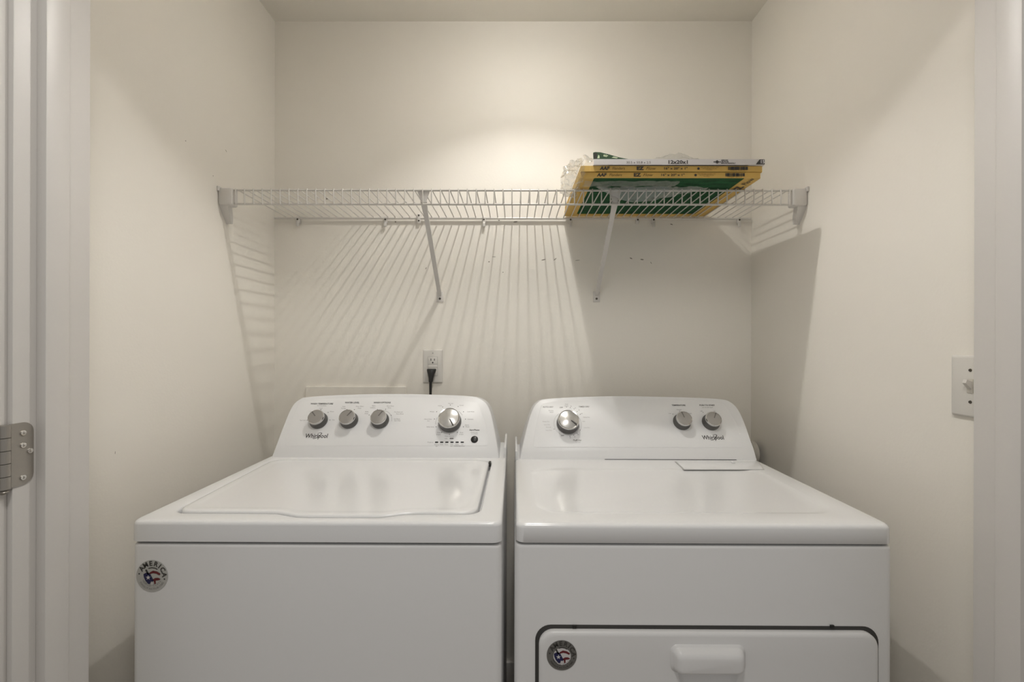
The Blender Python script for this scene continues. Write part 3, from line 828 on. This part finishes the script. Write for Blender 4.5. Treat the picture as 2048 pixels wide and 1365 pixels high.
def filters():
    T = .0163
    x0, x1 = .183, .690
    for k, (yf, dx, lab) in enumerate(((1.247, -.001, 'green filter in yellow cardboard frame, lowest of the stack resting on the wire shelf'),
                                       (1.243, .0015, 'yellow cardboard framed air filter lying between lower yellow one and white one'))):
        z0 = FZ + k * T
        root, fr = air_filter(x0 + dx, x1 + dx, yf, 1.622, z0, T - .0004, M['yellow'], M['green'], lab, rot=(0.0, .004)[k])
        g = Matrix.Translation((-(x0 + x1) / 2 - dx, -(yf + 1.622) / 2, -z0))
        def F(px, dz=0.0): return g @ frame(Vector((atY(px, 350, yf).x, yf - .0007 - (.0012 if k else 0), z0 + T / 2 + dz)), (1, 0, 0), (0, 0, 1))
        o = -5 if k == 0 else 0
        pr, pg = Print(), Print()
        pr.text('AAF', F(1208 + o), .0125, bold=.0006, shear=.2, squash=1.1)
        pg.text('Flanders', F(1236 + o), .0105, shear=.2)
        pr.text('EZ', F(1279 + o), .0128, bold=.0007, squash=1.3); pg.text('Flow', F(1300 + o), .0115, shear=.35, squash=1.2)
        pr.text('16" x 20" x 1"', F(1350 + o), .0088, bold=.0002, squash=1.35)
        pr.dot(0, 0, .0036, F(1396 + o))
        for r_, (s, q) in enumerate((('KEEP THIS SIDE TOWARD UNIT', .0033), ('AIR FLOW MADE IN USA', -.0003), ('www.filters', -.0036))): pg.text(s, F(1418 + o, q), .0036)
        for i in range(26):
            wv = random.choice((.0006, .0009, .0015))
            pr.poly([(i * .0021 - wv, -.0035), (i * .0021 + wv, -.0035), (i * .0021 + wv, .0055), (i * .0021 - wv, .0055)], F(1456 + o))
        pg.text('0 93647 16201 4', F(1474 + o, -.0053), .0034, squash=1.7)
        a = pr.done('bold_lettering', M['ink'], fr); b = pg.done('small_lettering', M['inkbrown'], fr)
        for q in (a, b): q.matrix_parent_inverse = Matrix()
        if k == 0:                                          # print on the underside of the right end
            pr = Print()
            fb = frame(Vector((.2325, -.127, -.0007)), (0, -1, 0), (-1, 0, 0))
            pr.text('EZ', fb @ Matrix.Translation((-.025, 0, 0)), .03, bold=.0015)
            pr.text('Flow', fb @ Matrix.Translation((.03, 0, 0)), .026, shear=.3)
            q = pr.done('end_lettering', M['ink'], fr); q.matrix_parent_inverse = Matrix()
    # the white one on top
    z0 = FZ + 2 * T
    yf = 1.236
    X0 = atY(1187, 330, yf).x; X1 = atY(1530, 330, yf).x
    tw = .0158
    root, fr = air_filter(X0, X1, yf, yf + .29, z0, tw, M['whitecard'], M['greycard'], 'white cardboard framed air filter on top of the two yellow ones')
    g = Matrix.Translation((-(X0 + X1) / 2, -(yf + yf + .29) / 2, -z0))
    def F(px, dz=0.0): return g @ frame(Vector((atY(px, 330, yf).x, yf - .0008, z0 + tw / 2 + dz)), (1, 0, 0), (0, 0, 1))
    pr = Print()
    pr.text('12x20x1', F(1356, -.001), .0135, bold=.0004, squash=1.25)
    pr.text('30.5 x 50.8 x 2.5', F(1277, -.002), .0088, squash=1.15)
    pr.poly([(-.0065, 0), (0, .005), (.0065, 0), (0, -.005)], F(1434)); pr.dot(-.008, 0, .0018, F(1434)); pr.dot(.008, 0, .0018, F(1434))
    for i, s in enumerate(('AIRFLOW', 'AIR FILTER', 'REPLACE MONTHLY')): pr.text(s, F(1450 - 8, .0045 - .0042 * i), .0044, align='LEFT', bold=.0002)
    xr = (X1 - X0) / 2
    c15 = F(1530)
    pr.poly([(-.0255, -.0068), (-.0012, -.0068), (-.0012, .0068), (-.0155, .0068)], c15)
    q = pr.done('bold_lettering', M['ink'], fr); q.matrix_parent_inverse = Matrix()
    pr = Print(); pr.text('15', c15 @ Matrix.Translation((-.0078, 0, .0003)), .013, bold=.0004)
    q = pr.done('badge_lettering', M['whitecard'], fr); q.matrix_parent_inverse = Matrix()
    # folded green label card on top at the left
    a = atY(1187, 331, 1.243)
    bm = bmesh.new()
    zc = z0 + tw + .0004
    prof = [(0, 0), (.104, 0), (.072, .0065), (.045, .0155), (.020, .0225), (.006, .0235), (0, .022)]
    lo = [Vector((a.x + x, yf + .004 + z * .25, zc + z)) for x, z in prof]; hi = [Vector((a.x + x, yf + .010 + z * .25, zc + z)) for x, z in prof]
    loft(bm, [lo, hi])
    card = tag(link('label_card', bm, M['darkgreen'], None, angle=30), 'folded dark green printed card on the left end of the white filter', 'card')
    pr = Print()
    fc = frame(Vector((a.x, yf + .0036, zc)), (1, 0, 0), (0, .25, 1))
    pr.poly([(.010, .004), (.0165, .004), (.0165, .012), (.0135, .015)], fc)
    pr.text('air', fc @ Matrix.Translation((.034, .0125, 0)) @ Matrix.Rotation(-.3, 4, 'Z'), .012, bold=.0004)
    pr.poly([(.050, .006), (.064, .0035), (.068, .006), (.056, .0095)], fc)
    q = pr.done('card_print', M['lightprint'], card)
    pr = Print(); pr.poly([(.0005, .0005), (.008, .0005), (.011, .021), (.0005, .0205)], frame(Vector((a.x, yf + .0038, zc)), (1, 0, 0), (0, .25, 1)))
    pr.done('black_border', M['black'], card)
M['inkbrown'] = mat('brown_ink', (0.17, 0.10, 0.03), 0.5)
filters()

# ------------------------------------------------------------------ torn clear plastic wrap around the filters
def wrap():
    root = empty('plastic_wrap', (.25, 1.30, FZ), 'torn clear plastic wrap bunched around the left end of the filters', 'plastic wrap')
    def crumple(p, s, a, seed):
        return Vector(p) + a * Vector((noise.noise(Vector(p) * s + Vector((seed, 0, 0))), noise.noise(Vector(p) * s + Vector((0, seed, 5))), noise.noise(Vector(p) * s + Vector((7, 0, seed)))))
    def sheet(name, fn, nu, nv, s, a, seed, closed=False, m='film'):
        bm = bmesh.new()
        g = []
        for j in range(nv + 1):
            row = []
            for i in range(nu + (0 if closed else 1)):
                p = fn(i / nu, j / nv)
                p = crumple(p, s, a, seed); p = crumple(p, s * 2.7, a * .45, seed + 9); p = crumple(p, s * 6, a * .16, seed + 17)
                row.append(bm.verts.new(p))
            g.append(row)
        for j in range(nv):
            for i in range(nu):
                i2 = (i + 1) % len(g[0]) if closed else i + 1
                bm.faces.new((g[j][i], g[j][i2], g[j + 1][i2], g[j + 1][i]))
        return link(name, bm, M[m], root, angle=35)
    # bunched sleeve past the left end of the stack
    def sleeve(u, v):
        t = 2 * math.pi * u
        x = .192 - .048 * v
        yc, zc = 1.325, FZ + .026 - .006 * v
        ry, rz = .092 * (1 - .55 * v), .034 * (1 - .25 * v) + .010 * math.sin(v * math.pi)
        cy, cz = math.cos(t), math.sin(t)
        k = 1 / max(abs(cy), abs(cz)) ** .6
        return (x, yc + ry * cy * k, zc + rz * cz * k)
    sheet('bunched_end', sleeve, 90, 34, 42, .0105, 3, closed=True)
    # flap hanging in front of the shelf lip
    low = [(1180, 371), (1200, 379), (1222, 391), (1245, 401), (1265, 406), (1292, 404), (1330, 397), (1370, 388), (1415, 377)]
    def flap(u, v):
        px = 1180 + 235 * u
        for (xa, ya), (xb, yb) in zip(low, low[1:]):
            if xa <= px <= xb: py = ya + (yb - ya) * (px - xa) / (xb - xa)
        p = atY(px, py, 1.318)
        zt = FZ - .004
        return (p.x, 1.318 - .012 * (1 - v), zt + (p.z - zt) * v)
    sheet('front_flap', flap, 90, 20, 30, .004, 11, m='cloudy')
    def belly(u, v):
        return (.20 + .27 * u, 1.262 + .045 * v, FZ - .0035 - .003 * math.sin(math.pi * v) * math.sin(math.pi * u))
    sheet('under_fold', belly, 70, 14, 34, .0026, 31)
    # ruffle on top of the white filter
    def ruffle(u, v):
        x = .205 + .42 * u
        h = .009 + .026 * math.exp(-((u - .62) / .13) ** 2) + .020 * math.exp(-((u - .0) / .06) ** 2)
        return (x, 1.262 + .05 * v, FZ + .0505 + h * math.sin(math.pi * v))
    sheet('top_ruffle', ruffle, 120, 24, 40, .008, 21)
wrap()

# ------------------------------------------------------------------ outlet, plug and cord
def outlet():
    a = atY(846.5, 699.5, WB - .004); b = atY(885, 766.5, WB - .004)
    root = empty('wall_outlet', ((a.x + b.x) / 2, WB, (a.z + b.z) / 2), 'white decorator wall outlet above the washer with black plug in it', 'outlet')
    cx, cz = (a.x + b.x) / 2, (a.z + b.z) / 2
    bm = bmesh.new()
    loft(bm, [[(x, WB - d, z) for x, z in rr(a.x + i, b.x - i, b.z + i, a.z - i, .003, n=3)] for i, d in ((0, 0), (0, .0035), (.0012, .0055), (.004, .0065))], cap0=False)
    link('cover_plate', bm, M['outlet'], root)
    w, h = .0172, .0345
    bm = bmesh.new(); box(bm, cx - w - .0008, cx + w + .0008, WB - .0068, WB - .002, cz - h - .0008, cz + h + .0008); link('seam', bm, M['inkgrey'], root)
    y1 = WB - .0078
    boxo('upper_receptacle', (cx - w, cx + w, y1, WB - .003, cz + .0075, cz + h), M['outlet'], root, bevel=.0006)
    boxo('test_buttons', (cx - w, cx + w, y1 + .0003, WB - .003, cz - .0055, cz + .0065), M['outlet'], root, bevel=.0006)
    boxo('lower_receptacle', (cx - w, cx + w, y1, WB - .003, cz - h, cz - .0065), M['outlet'], root, bevel=.0006)
    for dx, hh in ((-.0064, .0042), (.0064, .0036)):
        boxo('slot', (cx + dx - .0012, cx + dx + .0012, y1 - .0004, y1 + .001, cz + .0245 - hh, cz + .0245 + hh), M['black'], root)
    latheo('ground_hole', [(0, 0), (.0027, 0), (0, .0004)], frame(Vector((cx, y1 - .0002, cz + .0135)), (1, 0, 0), (0, 0, 1)), M['black'], root, seg=12)
    for s in (1, -1):
        latheo('plate_screw', [(0, 0), (.0026, 0), (.002, .0009), (0, .001)], frame(Vector((cx, WB - .0064, cz + s * .0485)), (1, 0, 0), (0, 0, 1)), M['inkpale'], root, seg=10)
    # plug and cord
    pc = empty('power_cord', (cx, WB, cz - .02), 'black power cord plugged into the outlet and dropping behind the washer', 'power cord')
    zt = cz - .0095; px = cx - .0018
    bm = bmesh.new()
    L = []
    for z, y, wx, wy in ((zt + .001, WB - .018, .0155, .008), (zt - .001, WB - .020, .0172, .011), (zt - .007, WB - .021, .0165, .012), (zt - .018, WB - .024, .0125, .012), (zt - .034, WB - .027, .0088, .009), (zt - .046, WB - .028, .0075, .007)):
        L.append([(px - (zt - z) * .03 + wx * math.cos(2 * math.pi * k / 20), y + wy * math.sin(2 * math.pi * k / 20), z) for k in range(20)])
    loft(bm, L[::-1])
    link('plug', bm, M['black'], pc)
    boxo('plug_base', (px - .0125, px + .0125, WB - .022, WB - .0075, zt - .016, zt - .0005), M['outlet'], pc, bevel=.003)
    pts = [(px - .0016, WB - .028, zt - .040), (px - .0018, WB - .029, zt - .075), (px - .0022, WB - .032, zt - .14), (px - .004, WB - .045, zt - .3), (px - .01, WB - .05, zt - .6)]
    tubeo('cord', pts, [.0055, .0048, .0044, .0044, .0044], M['black'], pc, sides=12)
outlet()

def supply_box():
    a = atY(613, 772.5, WB); b = atY(813.5, 774, WB)
    x0, x1, zt = a.x, b.x, a.z
    root = empty('supply_box', ((x0 + x1) / 2, WB, zt - .1), 'cream painted washer supply box flange behind the washer console', 'supply box')
    bm = bmesh.new()
    O = lambda i: rr(x0 + i, x1 - i, zt - .235 + i, zt - i, .004, n=2)
    I = rr(x0 + .035, x1 - .035, zt - .205, zt - .06, .01, n=2)
    loft(bm, [[(x, WB - .0005, z) for x, z in O(0)], [(x, WB - .007, z) for x, z in O(0)], [(x, WB - .0088, z) for x, z in O(.002)], [(x, WB - .0088, z) for x, z in I], [(x, WB - .001, z) for x, z in I]], cap0=False)
    link('flange', bm, M['wall'], root, angle=30)
    for i, x in enumerate((x0 + .11, x0 + .26)):
        v = latheo('valve', [(0, 0), (.012, 0), (.012, .02), (.008, .022), (0, .022)], frame(Vector((x, WB - .002, zt - .12)), (1, 0, 0), (0, 0, 1)), M['brightsteel'], root, seg=16)
supply_box()

# ------------------------------------------------------------------ light switch on the right wall
def switch():
    p = atX(1938, 772, WR)
    zc = p.z; yc = .8475
    root = empty('light_switch', (WR, yc, zc), 'white toggle light switch on the right closet wall beside the jamb', 'light switch')
    zt = atX(1925, 711, WR - .004).z; zb = atX(1925, 833, WR - .004).z
    bm = bmesh.new()
    loft(bm, [[(WR - d, y, z) for y, z in rr(yc - .039 + i, yc + .039 - i, zb + i, zt - i, .003, n=3)] for i, d in ((0, 0), (0, .0035), (.0015, .0055), (.0045, .0068))], cap0=False)
    link('cover_plate', bm, M['outlet'], root)
    boxo('toggle_frame', (WR - .0082, WR - .005, yc - .0058, yc + .0058, zc - .0135, zc + .0135), M['duct'], root, bevel=.0008)
    bm = bmesh.new()
    loft(bm, [[(WR - .006, yc - .0045, zc - .008), (WR - .006, yc + .0045, zc - .008), (WR - .006, yc + .0045, zc + .008), (WR - .006, yc - .0045, zc + .008)],
              [(WR - .019, yc - .0035, zc + .006), (WR - .019, yc + .0035, zc + .006), (WR - .0165, yc + .0035, zc + .0125), (WR - .0165, yc - .0035, zc + .0125)]])
    link('toggle', bm, M['outlet'], root)
    for s in (1, -1):
        latheo('screw', [(0, 0), (.0032, 0), (.0026, .0012), (0, .0013)], frame(Vector((WR - .0068, yc, zc + s * .0302)), (0, -1, 0), (0, 0, 1)), M['screw'], root, seg=10)
switch()

# ------------------------------------------------------------------ hinge on the left jamb
def hinge():
    zt, zb = atX(40, 846, JL).z, atX(40, 971, JL).z
    ye = .6485
    root = empty('door_hinge', (JL, .625, (zt + zb) / 2), 'satin nickel door hinge with screws on the left jamb', 'hinge')
    bm = bmesh.new()
    y0, r = DF - .004, .0145
    pts = [(y0, zb), (ye - r, zb)] + [(ye - r + r * math.sin(math.radians(a)), zb + r - r * math.cos(math.radians(a))) for a in range(10, 91, 10)]
    pts += [(ye - r + r * math.cos(math.radians(a)), zt - r + r * math.sin(math.radians(a))) for a in range(0, 91, 10)] + [(y0, zt)]
    loft(bm, [[(JL + d, y, z) for y, z in pts] for d in (-.0005, .0014)])
    link('jamb_leaf', bm, M['steel'], root)
    for py, yy in ((868, .634), (893, .634), (907, .643), (958, .634)):
        z = atX(35, py, JL).z
        sc_ = latheo('screw', [(0, .0004), (.0012, .0002), (.0018, .0016), (.0036, .0018), (.0040, .0006), (.0040, 0)], frame(Vector((JL + .0012, yy, z)), (0, 1, 0), (0, 0, 1)), M['brightsteel'], root, seg=14)
    n = 5
    for i in range(n):
        a = zb + (zt - zb) * i / n + .0004; b = zb + (zt - zb) * (i + 1) / n - .0004
        tubeo('knuckle', [(JL + .0, DF - .010, a), (JL + .0, DF - .010, b)], .0068, M['steel'], root, sides=16)
    latheo('pin_tip', [(0, 0), (.004, .001), (.0055, .004), (.0035, .007), (0, .007)], Matrix.Translation((JL, DF - .010, zb - .0072)), M['steel'], root, seg=14)
    boxo('door_leaf', (JL - .003, JL - .001, DF - .034, DF - .012, zb, zt), M['steel'], root)
hinge()

# ------------------------------------------------------------------ accordion duct behind the dryer
def duct():
    root = empty('vent_duct', (.78, 1.58, 0), 'pale accordion vent duct showing behind the right end of the dryer console', 'duct')
    zc, yc, R = .868, 1.583, .045
    x1 = atY(1516, 900, yc - .04).x
    prof = []
    x = .50
    i = 0
    while x < x1:
        prof.append((R if i % 2 == 0 else R - .006, x)); x += .0055; i += 1
    f = Matrix.Translation((0, yc, zc)) @ Matrix.Rotation(math.pi / 2, 4, 'Y')
    latheo('accordion_wall', [(0, prof[0][1])] + prof + [(R - .012, prof[-1][1])], f, M['duct'], root, seg=32, angle=20)
    latheo('collar', [(R - .004, 0), (R - .004, .012), (R - .012, .012)], Matrix.Translation((x1 - .006, yc, zc)) @ Matrix.Rotation(math.pi / 2, 4, 'Y'), M['duct'], root, seg=32)
duct()
